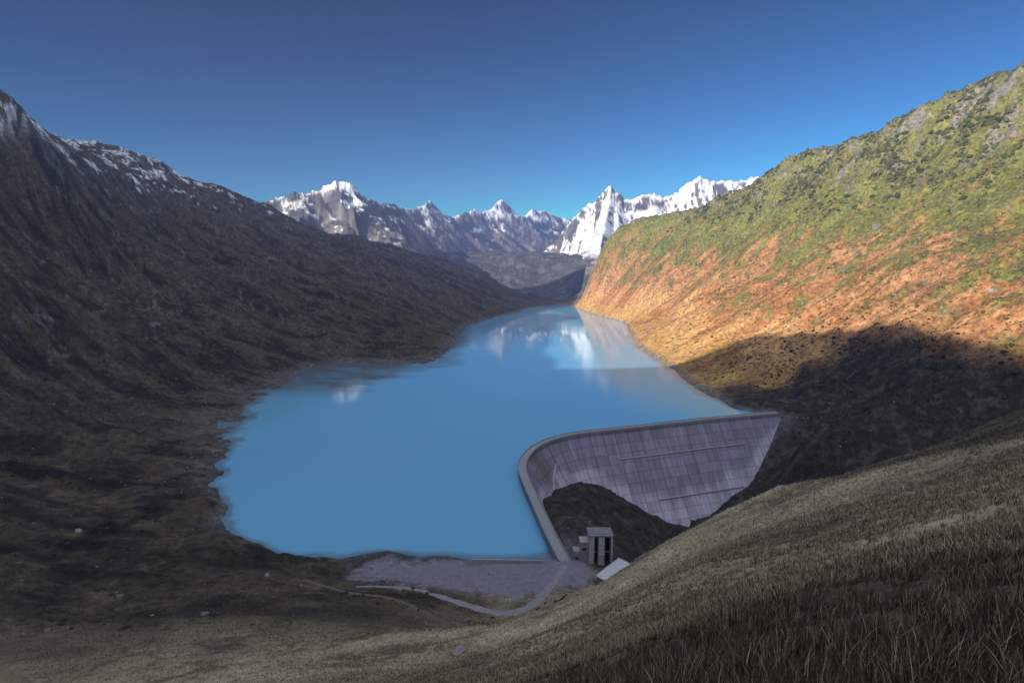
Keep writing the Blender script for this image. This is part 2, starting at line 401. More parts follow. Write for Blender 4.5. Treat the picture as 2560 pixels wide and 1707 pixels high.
def N(nt, t, **kw):
    nd = nt.nodes.new(t)
    for k, v in kw.items():
        if k.startswith("i_"):
            nd.inputs[k[2:].replace("_", " ")].default_value = v
        else: setattr(nd, k, v)
    return nd

def noise(nt, vec, scale, detail=4, rough=0.6):
    nd = N(nt, "ShaderNodeTexNoise"); nd.inputs["Scale"].default_value = scale
    nd.inputs["Detail"].default_value = detail; nd.inputs["Roughness"].default_value = rough
    if vec: nt.links.new(vec, nd.inputs["Vector"])
    return nd.outputs["Fac"]

def mrange(nt, v, a, b, c, d):
    nd = N(nt, "ShaderNodeMapRange"); nt.links.new(v, nd.inputs[0])
    for i, q in enumerate((a, b, c, d)): nd.inputs[i + 1].default_value = q
    return nd.outputs[0]

def math_(nt, op, a, b=None):
    nd = N(nt, "ShaderNodeMath"); nd.operation = op
    for i, q in enumerate((a, b)):
        if q is None: continue
        if isinstance(q, (int, float)): nd.inputs[i].default_value = q
        else: nt.links.new(q, nd.inputs[i])
    return nd.outputs[0]

def scale_col(nt, col, fac):
    nd = N(nt, "ShaderNodeVectorMath"); nd.operation = 'SCALE'
    nt.links.new(col, nd.inputs[0]); nt.links.new(fac, nd.inputs["Scale"])
    return nd.outputs[0]

def ground_mat(name, fine=(0.35, 1.7), bump=0.6, scales=(0.09, 0.55, 3.0), bdist=0.8):
    m, nt, b = new_mat(name)
    at = N(nt, "ShaderNodeAttribute", attribute_name="Col")
    tc = N(nt, "ShaderNodeTexCoord"); v = tc.outputs["Object"]
    n1 = noise(nt, v, scales[0], 5, 0.65); n2 = noise(nt, v, scales[1], 5, 0.7); n3 = noise(nt, v, scales[2], 3, 0.7)
    f = math_(nt, 'MULTIPLY', mrange(nt, n1, 0.3, 0.7, 0.75, 1.25), mrange(nt, n2, 0.3, 0.7, fine[0], fine[1]))
    f = math_(nt, 'MULTIPLY', f, mrange(nt, n3, 0.3, 0.7, 0.7, 1.3))
    nt.links.new(scale_col(nt, at.outputs["Color"], f), b.inputs["Base Color"])
    bp = N(nt, "ShaderNodeBump"); bp.inputs["Strength"].default_value = bump; bp.inputs["Distance"].default_value = bdist
    s = math_(nt, 'ADD', n2, math_(nt, 'MULTIPLY', n3, 0.35))
    nt.links.new(s, bp.inputs["Height"]); nt.links.new(bp.outputs[0], b.inputs["Normal"])
    return m

M_near = ground_mat("dry_grass_ground", (0.55, 1.5), 0.7, (0.25, 1.6, 9.0), 0.25)
M_hill = ground_mat("alpine_slope", (0.32, 1.9), 1.0, (0.025, 0.14, 0.7), 4.0)
M_mtn = ground_mat("mountain_rock_snow", (0.8, 1.2), 0.7, (0.004, 0.02, 0.09), 14.0)

# ------------------------------------------------------------------ the terrain sheet
az_in = np.radians(np.arange(-43, 43.001, 0.072))
az_l = np.radians(np.concatenate([np.arange(-180, -90, 2.5), np.arange(-90, -43, 0.5)]))
az_r = np.radians(np.arange(44, 180, 2.0))
AZ = np.concatenate([az_l, az_in, az_r])
R = np.concatenate([np.geomspace(0.7, 30, 120, endpoint=False), np.geomspace(30, 220, 190, endpoint=False), np.geomspace(220, 760, 300, endpoint=False),
                    np.geomspace(760, 2600, 300, endpoint=False), np.geomspace(2600, 8200, 230), [8800.0]])
na, nr = len(AZ), len(R)
ga, gr = np.meshgrid(AZ, R, indexing='xy')      # rows = radius
X = (np.sin(ga) * gr).ravel(); Y = (np.cos(ga) * gr).ravel()
Z, REG, DS = height(X, Y, True)
RR = gr.ravel()

# slope and colour of each vertex
Zg = Z.reshape(nr, na); Xg = X.reshape(nr, na); Yg = Y.reshape(nr, na)
vr = np.stack([np.gradient(Xg, axis=0), np.gradient(Yg, axis=0), np.gradient(Zg, axis=0)], -1)
va = np.stack([np.gradient(Xg, axis=1), np.gradient(Yg, axis=1), np.gradient(Zg, axis=1)], -1)
NRM = np.cross(va, vr).reshape(-1, 3); NRM /= np.linalg.norm(NRM, axis=1)[:, None] + 1e-12
NRM *= np.sign(NRM[:, 2:3] + 1e-9)
flat = NRM[:, 2]

def mix(a, b, f): return a * (1 - f[:, None]) + np.asarray(b)[None, :] * f[:, None] if np.ndim(b) == 1 else a * (1 - f[:, None]) + b * f[:, None]
def const(c): return np.tile(np.array(c, float), (len(X), 1))

p1 = fbm(X / 190, Y / 190, 4, 101); p2 = fbm(X / 48, Y / 48, 4, 111, 0.6); p3 = fbm(X / 14, Y / 14, 4, 121, 0.65)
pa = fbm(X / 160 + Y / 600, Y / 30, 4, 131, 0.6)          # streaks running down the sides
# shaded side: heath, dry grass, scree
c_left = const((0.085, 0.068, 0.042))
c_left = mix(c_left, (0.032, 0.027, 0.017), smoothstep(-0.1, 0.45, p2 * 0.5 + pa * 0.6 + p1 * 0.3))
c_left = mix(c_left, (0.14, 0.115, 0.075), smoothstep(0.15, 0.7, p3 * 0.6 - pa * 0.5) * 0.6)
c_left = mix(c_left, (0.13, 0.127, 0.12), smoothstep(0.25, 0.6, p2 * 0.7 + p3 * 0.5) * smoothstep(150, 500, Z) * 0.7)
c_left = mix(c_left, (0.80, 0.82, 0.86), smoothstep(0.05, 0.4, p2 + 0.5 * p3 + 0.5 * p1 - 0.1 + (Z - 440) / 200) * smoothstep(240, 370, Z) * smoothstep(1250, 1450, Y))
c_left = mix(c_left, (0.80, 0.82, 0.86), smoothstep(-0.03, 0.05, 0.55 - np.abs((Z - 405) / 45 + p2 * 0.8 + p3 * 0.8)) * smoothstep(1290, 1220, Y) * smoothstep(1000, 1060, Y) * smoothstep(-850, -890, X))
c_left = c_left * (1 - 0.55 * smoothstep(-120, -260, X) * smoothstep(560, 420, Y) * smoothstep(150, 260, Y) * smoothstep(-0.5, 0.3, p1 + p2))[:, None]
rk = ridged(X / 55 + Y / 150, Y / 38, 4, 201)
c_left = mix(c_left, (0.155, 0.15, 0.14), smoothstep(1.25, 1.6, rk + 0.35 * p2) * smoothstep(10, 90, Z) * 0.75)
c_left = mix(c_left, (0.022, 0.019, 0.013), smoothstep(0.45, 0.15, rk + 0.3 * p1) * 0.6)
# sunlit side
hgt = np.clip((Z + 6) / 420, 0, 1)
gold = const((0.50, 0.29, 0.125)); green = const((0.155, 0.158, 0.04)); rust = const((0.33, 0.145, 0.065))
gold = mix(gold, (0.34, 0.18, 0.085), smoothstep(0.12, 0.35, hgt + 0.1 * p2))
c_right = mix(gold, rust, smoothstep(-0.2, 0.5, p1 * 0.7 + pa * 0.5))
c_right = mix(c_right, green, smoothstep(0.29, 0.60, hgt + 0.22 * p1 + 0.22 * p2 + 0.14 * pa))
c_right = mix(c_right, (0.085, 0.095, 0.03), smoothstep(0.1, 0.5, p2 * 0.6 + p3 * 0.6) * smoothstep(0.15, 0.4, hgt) * 0.75)
c_right = mix(c_right, (0.50, 0.32, 0.06), smoothstep(0.16, 0.03, hgt) * smoothstep(-0.3, 0.3, p2) * 0.6)
c_right = mix(c_right, (0.19, 0.18, 0.165), smoothstep(0.1, 0.5, p2 * 0.8 + p3 * 0.5 + (Z - 400) / 260) * smoothstep(280, 400, Z) * smoothstep(0.78, 0.58, flat))
c_right = mix(c_right, (0.085, 0.08, 0.075), smoothstep(2440, 2600, Y))
c_right = mix(c_right, (0.27, 0.25, 0.22), smoothstep(0.6, 0.85, p3 * 0.8 + p2 * 0.3) * 0.5)
# near hillside: straw, tussock, dark heath
c_near = const((0.37, 0.305, 0.19))
q1 = fbm(X / 30, Y / 30, 4, 141); q2 = fbm(X / 7, Y / 7, 4, 151, 0.65); q3 = fbm(X / 1.7, Y / 1.7, 3, 161, 0.6)
dark = smoothstep(-0.15, 0.5, q1 * 0.8 + q2 * 0.4 + q3 * 0.2)
c_near = mix(c_near, (0.07, 0.058, 0.034), dark * 0.85)
c_near = mix(c_near, (0.50, 0.43, 0.29), smoothstep(0.1, 0.7, q2 - q1 * 0.5) * 0.6)
c_near = c_near * (1 + 0.35 * smoothstep(110, 190, RR))[:, None]
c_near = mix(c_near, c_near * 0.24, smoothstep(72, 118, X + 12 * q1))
low = smoothstep(70, 10, Z) * smoothstep(60, -60, X)
c_near = mix(c_near, c_left * 1.1, low)
c_near = mix(c_near, (0.05, 0.042, 0.024), smoothstep(38, 12, RR + 6 * q2) * 0.85)
fn = smoothstep(230, 400, RR)
lr = smoothstep(-60, 60, X - (60 + 0.06 * Y))
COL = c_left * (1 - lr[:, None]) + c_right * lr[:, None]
shade_r = (Y < 950) & (X > 60)
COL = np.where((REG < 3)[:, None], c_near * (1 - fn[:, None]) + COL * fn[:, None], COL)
COL = mix(COL, mix(const((0.06, 0.062, 0.07)), (0.11, 0.11, 0.115), smoothstep(-0.2, 0.5, p2)), smoothstep(2560, 2760, Y) * (REG < 3))
# gorge and foot of the right side: heath and rock darkened to paint shade
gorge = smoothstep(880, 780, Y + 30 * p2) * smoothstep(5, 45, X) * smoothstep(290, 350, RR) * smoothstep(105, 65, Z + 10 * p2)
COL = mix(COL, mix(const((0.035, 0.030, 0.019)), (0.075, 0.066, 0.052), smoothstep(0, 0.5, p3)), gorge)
# bare shore and the gravel flat
shore = smoothstep(6.5, 1.5, (Z - ZW) + 1.6 * p3) * (REG < 3) * smoothstep(90, 30, DS)
COL = mix(COL, (0.19, 0.19, 0.20), shore * np.where(X < -60, 0.35, 0.7))
dpad = poly_dist(X, Y, np.array([pz(1400, 1425), pz(1300, 1432), pz(1180, 1432), pz(1060, 1430), pz(980, 1425)]))[0]
COL = mix(COL, (0.27, 0.265, 0.295), smoothstep(30, 13, dpad + 4 * p3 + 5 * p2) * 0.9)
# far ranges: rock, snow, ice
snow_n = fbm(X / 120, Y / 120, 5, 171, 0.65); sn2 = fbm(X / 420, Y / 420, 3, 181)
rock = mix(const((0.085, 0.085, 0.095)), (0.17, 0.165, 0.16), smoothstep(-0.3, 0.4, snow_n))
s1 = smoothstep(-0.12, 0.12, snow_n * 0.75 + sn2 * 0.2 + 0.06 + (Z - 520) / 300 + (flat - 0.85) * 1.2)
s2 = smoothstep(-0.15, 0.2, snow_n * 0.5 + sn2 * 0.3 + (Z - 620) / 420 + (flat - 0.75) * 1.6)
s3 = smoothstep(-0.12, 0.12, snow_n * 0.32 + 0.24 + (flat - 0.74) * 2.4)
SN = np.where(REG == 3, s1, np.where(REG == 4, s2, s3))
SN = SN * smoothstep(150, 235, Z + 40 * snow_n)
c_m = mix(rock, (0.86, 0.88, 0.92), SN)
COL = np.where((REG >= 3)[:, None], c_m, COL)

idx = np.arange(nr * na).reshape(nr, na)
q = np.stack([idx[:-1, :-1], idx[:-1, 1:], idx[1:, 1:], idx[1:, :-1]], -1).reshape(-1, 4)
wrap = np.stack([idx[:-1, -1], idx[:-1, 0], idx[1:, 0], idx[1:, -1]], -1)
q = np.concatenate([q, wrap])[:, ::-1]
freg = REG[q].max(axis=1)
V = np.stack([X, Y, Z], 1)
hill_info = {
    0: ("near_hillside", "dry grassy hillside dropping from the foreground to the near end of the dam", M_near),
    1: ("shaded_hillside", "dark heath and scree slope in shade on the far side of the lake", M_hill),
    2: ("sunlit_hillside", "golden and green grassy slope lit by the sun with grey crags on its crest", M_hill),
    3: ("mountain", "rocky mountain streaked with thin snow above the shaded slope", M_mtn),
    4: ("mountain", "farthest row of jagged blue peaks closing the head of the valley", M_mtn),
    5: ("mountain", "white snow covered peaks with a broad glacier beside the sunlit slope", M_mtn)}
for k, (nm, lb, mt) in hill_info.items():
    f = q[freg == k]
    if not len(f): continue
    u, inv = np.unique(f, return_inverse=True)
    inv = inv.reshape(f.shape)
    vv, cc = V[u], COL[u]
    if k == 0:      # close the sheet right under the camera
        ring = np.searchsorted(u, idx[0]); cidx = len(vv)
        vv = np.concatenate([vv, [[0, 0, float(Z[idx[0]].mean())]]]); cc = np.concatenate([cc, [cc[ring].mean(0)]])
        fan = np.stack([ring, np.roll(ring, -1), np.full(na, cidx), np.full(na, cidx)], 1)
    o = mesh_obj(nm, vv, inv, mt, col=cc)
    tag(o, lb, "hillside" if k < 3 else "mountain", kind="structure")

# ------------------------------------------------------------------ water
m, nt, b = new_mat("lake_water")
wat = N(nt, "ShaderNodeAttribute", attribute_name="Col"); nt.links.new(wat.outputs["Color"], b.inputs["Base Color"]); b.inputs["Roughness"].default_value = 0.07
b.inputs["IOR"].default_value = 1.33; b.inputs["Specular IOR Level"].default_value = 0.85
tc = N(nt, "ShaderNodeTexCoord")
nA = noise(nt, tc.outputs["Object"], 0.12, 4, 0.6); nB = noise(nt, tc.outputs["Object"], 0.012, 3, 0.5)
bp = N(nt, "ShaderNodeBump"); bp.inputs["Distance"].default_value = 0.35
mpw = N(nt, "ShaderNodeMapping"); mpw.inputs["Scale"].default_value = (0.006, 0.0022, 1); mpw.inputs["Rotation"].default_value = (0, 0, 0.35); nt.links.new(tc.outputs["Object"], mpw.inputs[0])
nW = noise(nt, mpw.outputs[0], 1.0, 5, 0.6)
nt.links.new(mrange(nt, nW, 0.42, 0.62, 0.03, 0.13), b.inputs["Roughness"])
nt.links.new(mrange(nt, nW, 0.38, 0.62, 0.02, 0.22), bp.inputs["Strength"])
nt.links.new(nA, bp.inputs["Height"]); nt.links.new(bp.outputs[0], b.inputs["Normal"])
M_water = m
wp = [(a[0], a[1], ZW) for a in AX[4:-3]]
wp = [(AX[4, 0] - 5, AX[4, 1] - 22, ZW)] + wp + [(AX[-3, 0] + 12, AX[-3, 1] + 30, ZW), (330, 900, ZW), (330, 1200, ZW), (330, 2000, ZW), (330, 2560, ZW), (150, 2620, ZW), (-150, 2450, ZW), (-220, 1800, ZW), (-230, 1500, ZW), (-420, 1150, ZW), (-400, 800, ZW), (-300, 590, ZW), (-285, 510, ZW), (-262, 430, ZW), (-215, 370, ZW), (-150, 335, ZW), (-60, 335, ZW), (10, 340, ZW)]
WP = np.array(wp)[:, :2]
def inside(x, y, P):
    c = np.zeros(x.shape, bool); j = len(P) - 1
    for i in range(len(P)):
        xi, yi, xj, yj = P[i, 0], P[i, 1], P[j, 0], P[j, 1]
        if yi != yj: c ^= ((yi > y) != (yj > y)) & (x < (xj - xi) * (y - yi) / (yj - yi) + xi)
        j = i
    return c
INW = inside(X, Y, WP)
fw = q[(INW[q].sum(axis=1) >= 2) & (Z[q].min(axis=1) < ZW + 0.5)]
u, inv = np.unique(fw, return_inverse=True); inv = inv.reshape(fw.shape)
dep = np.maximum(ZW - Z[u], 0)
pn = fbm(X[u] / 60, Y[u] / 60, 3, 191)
bank_reflect = smoothstep(780, 900, Y[u]) * smoothstep(-60, -120, X[u])  # slope's reflection along the left bank, painted into the water colour
sh = np.maximum(smoothstep(5.5, 0.5, dep + 1.5 * pn) * 0.7, bank_reflect * smoothstep(17, 1.5, dep + 3 * pn))
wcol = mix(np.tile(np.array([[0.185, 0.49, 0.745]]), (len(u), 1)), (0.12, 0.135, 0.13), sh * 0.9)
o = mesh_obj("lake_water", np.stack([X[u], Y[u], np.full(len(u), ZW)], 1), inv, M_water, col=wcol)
tag(o, "still blue mountain lake held back by the concrete dam", "lake", kind="structure")


# ------------------------------------------------------------------ dam
def concrete(name, base=(0.27, 0.275, 0.285), use_uv=False, var=0.25):
    m, nt, b = new_mat(name)
    tc = N(nt, "ShaderNodeTexCoord")
    if use_uv:
        at = N(nt, "ShaderNodeAttribute", attribute_name="face_uv"); v = at.outputs["Vector"]
        sep = N(nt, "ShaderNodeSeparateXYZ"); nt.links.new(v, sep.inputs[0])
        u_, v_ = sep.outputs[0], sep.outputs[1]
        # vertical block joints and horizontal lifts
        def line(c, step, wid):
            fr = math_(nt, 'FRACT', math_(nt, 'DIVIDE', c, step))
            d = math_(nt, 'ABSOLUTE', math_(nt, 'SUBTRACT', fr, 0.5))
            return mrange(nt, d, wid / step, wid * 2.2 / step, 1, 0)
        jl = math_(nt, 'MAXIMUM', line(u_, 15.0, 0.28), math_(nt, 'MULTIPLY', line(v_, 9.0, 0.22), 0.7))
        mp = N(nt, "ShaderNodeMapping"); mp.inputs["Scale"].default_value = (0.22, 0.022, 1); nt.links.new(v, mp.inputs[0])
        streak = noise(nt, mp.outputs[0], 1.0, 5, 0.65)
        mp2 = N(nt, "ShaderNodeMapping"); mp2.inputs["Scale"].default_value = (0.06, 0.035, 1); nt.links.new(v, mp2.inputs[0])
        blotch = noise(nt, mp2.outputs[0], 1.0, 4, 0.6)
        # every pour has its own tone
        fl = N(nt, "ShaderNodeCombineXYZ")
        nt.links.new(math_(nt, 'FLOOR', math_(nt, 'ADD', math_(nt, 'DIVIDE', u_, 15.0), 0.5)), fl.inputs[0])
        nt.links.new(math_(nt, 'FLOOR', math_(nt, 'ADD', math_(nt, 'DIVIDE', v_, 9.0), 0.5)), fl.inputs[1])
        wn = N(nt, "ShaderNodeTexWhiteNoise"); wn.noise_dimensions = '2D'; nt.links.new(fl.outputs[0], wn.inputs["Vector"])
        f = math_(nt, 'MULTIPLY', mrange(nt, streak, 0.3, 0.72, 0.68, 1.28), mrange(nt, blotch, 0.3, 0.7, 0.8, 1.15))
        f = math_(nt, 'MULTIPLY', f, mrange(nt, wn.outputs["Value"], 0, 1, 0.84, 1.10))
        f = math_(nt, 'MULTIPLY', f, mrange(nt, jl, 0, 1, 1.0, 0.55))
        cn = N(nt, "ShaderNodeAttribute", attribute_name="Col")
        nt.links.new(scale_col(nt, cn.outputs["Color"], f), b.inputs["Base Color"])
    else:
        n1 = noise(nt, tc.outputs["Object"], 0.4, 5, 0.65)
        rgb = N(nt, "ShaderNodeRGB"); rgb.outputs[0].default_value = (*base, 1)
        nt.links.new(scale_col(nt, rgb.outputs[0], mrange(nt, n1, 0.3, 0.7, 1 - var, 1 + var)), b.inputs["Base Color"])
    b.inputs["Roughness"].default_value = 0.85
    return m
M_face = concrete("dam_concrete", use_uv=True)
M_road = concrete("crest_paving", (0.33, 0.335, 0.34), var=0.12)
M_par = concrete("parapet_concrete", (0.30, 0.305, 0.315), var=0.15)
M_ledge = concrete("walkway_concrete", (0.40, 0.40, 0.41), var=0.15)
def plain(name, col, rough=0.6, metal=0.0, var=0.2, sc=1.5):
    m, nt, b = new_mat(name)
    tc = N(nt, "ShaderNodeTexCoord"); n1 = noise(nt, tc.outputs["Object"], sc, 4, 0.6)
    rgb = N(nt, "ShaderNodeRGB"); rgb.outputs[0].default_value = (*col, 1)
    nt.links.new(scale_col(nt, rgb.outputs[0], mrange(nt, n1, 0.3, 0.7, 1 - var, 1 + var)), b.inputs["Base Color"])
    b.inputs["Roughness"].default_value = rough; b.inputs["Metallic"].default_value = metal
    return m
M_steel = plain("galvanised_steel", (0.32, 0.33, 0.34), 0.5, 0.6)
M_dark = plain("dark_recess", (0.012, 0.012, 0.014), 0.7)
M_roof = plain("pale_metal_roof", (0.62, 0.63, 0.66), 0.45, 0.0, 0.06, 0.6)
M_grav = plain("gravel_track", (0.29, 0.28, 0.31), 0.95, 0, 0.25, 0.8)
M_dirt = plain("dirt_path", (0.16, 0.14, 0.11), 0.95, 0, 0.25, 0.8)

dam = bpy.data.objects.new("dam", None); C.objects.link(dam)
tag(dam, "curved grey concrete dam wall with stained downstream face between lake and gorge", "dam")
HW = 3.6    # half width of the crest

def loft(name, prof_fn, mat, parent, i0=0, i1=None, closed=False, smooth=False, uvcol=False):
    """sweep a cross-section (offset downstream, z) along the crest line"""
    i1 = len(AX) if i1 is None else i1
    V_, U_, Cc = [], [], []
    m_ = None
    for i in range(i0, i1):
        pr = prof_fn(i); m_ = len(pr); dist = 0; last = None
        for (o_, z_) in pr:
            V_.append((AX[i, 0] + DN[i, 0] * o_, AX[i, 1] + DN[i, 1] * o_, AX[i, 2] + z_))
            U_.append((AS[i], -z_, 0.0))
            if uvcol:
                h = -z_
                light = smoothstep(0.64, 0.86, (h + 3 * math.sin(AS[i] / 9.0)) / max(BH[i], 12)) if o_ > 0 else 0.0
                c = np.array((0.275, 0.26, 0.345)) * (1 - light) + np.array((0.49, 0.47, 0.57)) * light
                fr = AS[i] / AS[-1]
                brown = float(smoothstep(0.355, 0.375, fr) * smoothstep(0.425, 0.405, fr) * smoothstep(40, 28, h) * (o_ > 0))
                c = c * (1 - 0.6 * brown) + np.array((0.16, 0.14, 0.11)) * 0.6 * brown
                Cc.append(c)
    F = []
    nseg = i1 - i0
    for a in range(nseg - 1):
        for b_ in range(m_ - 1 + (1 if closed else 0)):
            c2 = (b_ + 1) % m_
            F.append((a * m_ + b_, a * m_ + c2, (a + 1) * m_ + c2, (a + 1) * m_ + b_))
    F.append(tuple(range(m_))[::-1]); F.append(tuple((nseg - 1) * m_ + k for k in range(m_)))
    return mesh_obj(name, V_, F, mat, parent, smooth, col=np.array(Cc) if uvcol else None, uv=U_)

def body_prof(i):
    pr = [(-HW, -70), (-HW, -0.5), (HW, -0.5), (HW, -2.2), (HW - 0.6, -2.6), (HW - 0.6, -4.0)]
    hs = np.linspace(6, 118, 50)
    pr += [(HW - 0.6 + FACE * (h - 4.0), -h) for h in hs]
    return pr
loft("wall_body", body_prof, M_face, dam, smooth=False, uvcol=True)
loft("crest_road", lambda i: [(-HW + 0.35, -0.45), (-HW + 0.35, 0.0), (HW - 0.35, 0.0), (HW - 0.35, -0.45)], M_road, dam, closed=True)
loft("parapet", lambda i: [(-HW - 0.1, -0.8), (-HW - 0.1, 1.0), (-HW + 0.33, 1.0), (-HW + 0.33, -0.8)], M_par, dam, closed=True)
loft("parapet", lambda i: [(HW - 0.33, -0.8), (HW - 0.33, 1.0), (HW + 0.15, 1.0), (HW + 0.15, -0.8)], M_par, dam, closed=True)
def fo(h): return HW - 0.6 + FACE * (h - 4.0)
def st(fr): return int(np.searchsorted(AS, fr * AS[-1]))
def ledge(h, f0, f1):
    wk = loft("walkway", lambda i: [(fo(h + 0.6) - 0.4, -h - 0.6), (fo(h + 0.6) + 1.3, -h - 0.6), (fo(h) + 1.6, -h), (fo(h) - 0.4, -h)], M_ledge, dam, st(f0), st(f1), closed=True)
    loft("railing", lambda i: [(fo(h) + 1.45, -h + 1.0), (fo(h) + 1.55, -h + 1.0), (fo(h) + 1.55, -h + 1.15), (fo(h) + 1.45, -h + 1.15)], M_steel, wk, st(f0), st(f1), closed=True)
ledge(27, 0.60, 0.90)
ledge(66, 0.655, 0.86)

# sloping stairway on the face near the bend
i0, i1 = st(0.37), st(0.44)
sv, sf = [], []
for k, i in enumerate(range(i0, i1 + 1)):
    h = 38 - (38 - 20) * k / (i1 - i0)
    for (oo, zz) in [(fo(h) - 0.3, -h - 0.5), (fo(h) + 1.2, -h - 0.5), (fo(h) + 1.2, -h + 0.4), (fo(h) - 0.3, -h + 0.4)]:
        sv.append((AX[i, 0] + DN[i, 0] * oo, AX[i, 1] + DN[i, 1] * oo, zz))
    if k:
        a = (k - 1) * 4
        for b_ in range(4): sf.append((a + b_, a + (b_ + 1) % 4, a + 4 + (b_ + 1) % 4, a + 4 + b_))
mesh_obj("stairway", sv, sf, M_ledge, dam, False)

# ------------------------------------------------------------------ tracks
def strip(name, P, wd, mat, label, lift=0.3, end=0.25):
    P = np.asarray(P); t = np.gradient(P[:, :2], axis=0); t /= np.linalg.norm(t, axis=1)[:, None]
    nn = np.stack([-t[:, 1], t[:, 0]], 1)
    V_, F = [], []
    offs = [-1, -0.5, 0, 0.5, 1]
    for i in range(len(P)):
        for o_ in offs:
            e = wd * (1 - (1 - end) * smoothstep(0.45, 1.0, i / len(P))) * o_ * (1 + (0.18 * math.sin(i * 1.7) if abs(o_) == 1 else 0))
            V_.append((P[i, 0] + nn[i, 0] * e, P[i, 1] + nn[i, 1] * e, P[i, 2] + lift - (0.45 if abs(o_) == 1 else 0)))
    for i in range(len(P) - 1):
        for k in range(4): F.append((i * 5 + k, i * 5 + k + 1, i * 5 + k + 6, i * 5 + k + 5))
    o = mesh_obj(name, V_, F, mat)
    tag(o, label, "track", kind="structure")
M_flat = plain("gravel_flat", (0.225, 0.215, 0.265), 0.95, 0, 0.16, 0.25)
dfl = poly_dist(X, Y, np.array([pz(1400, 1425), pz(1300, 1432), pz(1180, 1432), pz(1060, 1430), pz(960, 1420)]))[0] + 3.5 * p3 + 3 * p2
wfl = 20 - 9 * smoothstep(0, -75, X)
ff = q[(dfl < wfl)[q].all(axis=1) & (Z[q].min(axis=1) > ZW + 1.2) & (poly_dist(X, Y, AX[:6])[0][q].min(axis=1) > HW - 1.0)]
u, inv = np.unique(ff, return_inverse=True); inv = inv.reshape(ff.shape)
o = mesh_obj("gravel_flat", np.stack([X[u], Y[u], Z[u] + 0.10], 1), inv, M_flat)
tag(o, "wide grey gravel flat between the lake and the curving track", "gravel", kind="structure")
strip("road", ROAD, 2.6, M_grav, "gravel track curving away from the near end of the dam")
strip("path", PATH, 1.0, M_dirt, "narrow trodden footpath slanting across the foot of the near hillside")


# ------------------------------------------------------------------ where a line of sight meets the ground (for setting things down)
def hit(px, py, tmin=3.0, tmax=2500.0):
    r = ray(px, py); t = np.geomspace(tmin, tmax, 1500)
    gz = height(r[0] * t, r[1] * t); k = int(np.argmax(CAM_Z + r[2] * t < gz))
    return np.array([r[0] * t[k], r[1] * t[k], gz[k]])

def box_bm(V_, F, c, size, rot=0.0, bevel=0.0):
    """append a box (centre of its base c) to vertex/face lists"""
    sx, sy, sz = size[0] / 2, size[1] / 2, size[2]
    ca, sa = math.cos(rot), math.sin(rot); b0 = len(V_)
    for z in (0, sz):
        for x, y in ((-sx, -sy), (sx, -sy), (sx, sy), (-sx, sy)):
            V_.append((c[0] + x * ca - y * sa, c[1] + x * sa + y * ca, c[2] + z))
    for f in ((3, 2, 1, 0), (4, 5, 6, 7), (0, 1, 5, 4), (1, 2, 6, 5), (2, 3, 7, 6), (3, 0, 4, 7)):
        F.append(tuple(b0 + k for k in f))

def boxes(name, items, mat, parent=None, bevel=0.0):
    V_, F = [], []
    for c, size, rot in items: box_bm(V_, F, c, size, rot)
    o = mesh_obj(name, V_, F, mat, parent, smooth=False)
    if bevel:
        md = o.modifiers.new("bevel", 'BEVEL'); md.width = bevel; md.segments = 2
    return o

M_conc = concrete("building_concrete", (0.40, 0.40, 0.42), var=0.22)
M_conc_dk = concrete("stained_concrete", (0.24, 0.24, 0.26), var=0.3)

# ------------------------------------------------------------------ concrete building with two tall openings beside the dam end
gx0 = np.array(pz(1472, 1403, 0.0)); gx1 = np.array(pz(1531, 1403, 0.0))
gc = (gx0 + gx1) / 2; GW = float(gx1[0] - gx0[0]); GZ = -4.0
b_ = bpy.data.objects.new("station_building", None); C.objects.link(b_); b_.location = (gc[0], gc[1], 0)
tag(b_, "tall concrete building with two dark upright openings beside the near end of the dam", "building")
H = 17.0; D_ = 11.0
boxes("wall", [((-GW / 2 + 1.6, D_ / 2, GZ), (3.2, D_, H - GZ - 1.2), 0), ((GW * 0.03, D_ / 2, GZ), (3.6, D_, H - GZ - 1.2), 0), ((GW / 2 - 0.5, D_ / 2, GZ), (1.0, D_, H - GZ - 1.2), 0),
               ((0, D_ - 0.4, GZ), (GW - 0.2, 0.7, H - GZ - 1.3), 0)], M_conc, b_)
boxes("roof", [((0, D_ / 2, H - 1.2), (GW + 0.8, D_ + 0.9, 0.7), 0), ((0, D_ / 2 + 0.5, H - 0.5), (GW - 1.5, D_ - 2, 0.35), 0)], M_conc_dk, b_)
for sx, wd in ((-GW * 0.215, GW * 0.22), (GW * 0.285, GW * 0.26)):
    boxes("opening", [((sx, D_ * 0.55, GZ + 0.1), (wd, 0.25, H - GZ - 1.5), 0)], M_dark, b_)
    boxes("cross_beam", [((sx, 1.4, 5.4), (wd, 0.5, 0.5), 0)], M_steel, b_)
for lz in (4.2, 11.0): boxes("ledge", [((GW * 0.03, -0.35, lz), (3.9, 0.6, 0.6), 0)], M_ledge, b_)
for ax_, ay_, aw, ad, ah in ((-GW / 2 - 2.6, D_ * 0.45, 5.0, 7.5, 15.5), (-GW / 2 - 7.0, D_ * 0.42, 3.6, 6.0, 9.5)):
    an = boxes("annex", [((ax_, ay_, GZ), (aw, ad, ah), 0)], M_conc_dk, b_)
    boxes("window", [((ax_, ay_ - ad / 2 - 0.01, GZ + ah - 5.0), (aw * 0.48, 0.06, 1.6), 0)], M_dark, an)
    boxes("roof", [((ax_, ay_, GZ + ah), (aw + 0.4, ad + 0.4, 0.35), 0)], M_ledge, an)

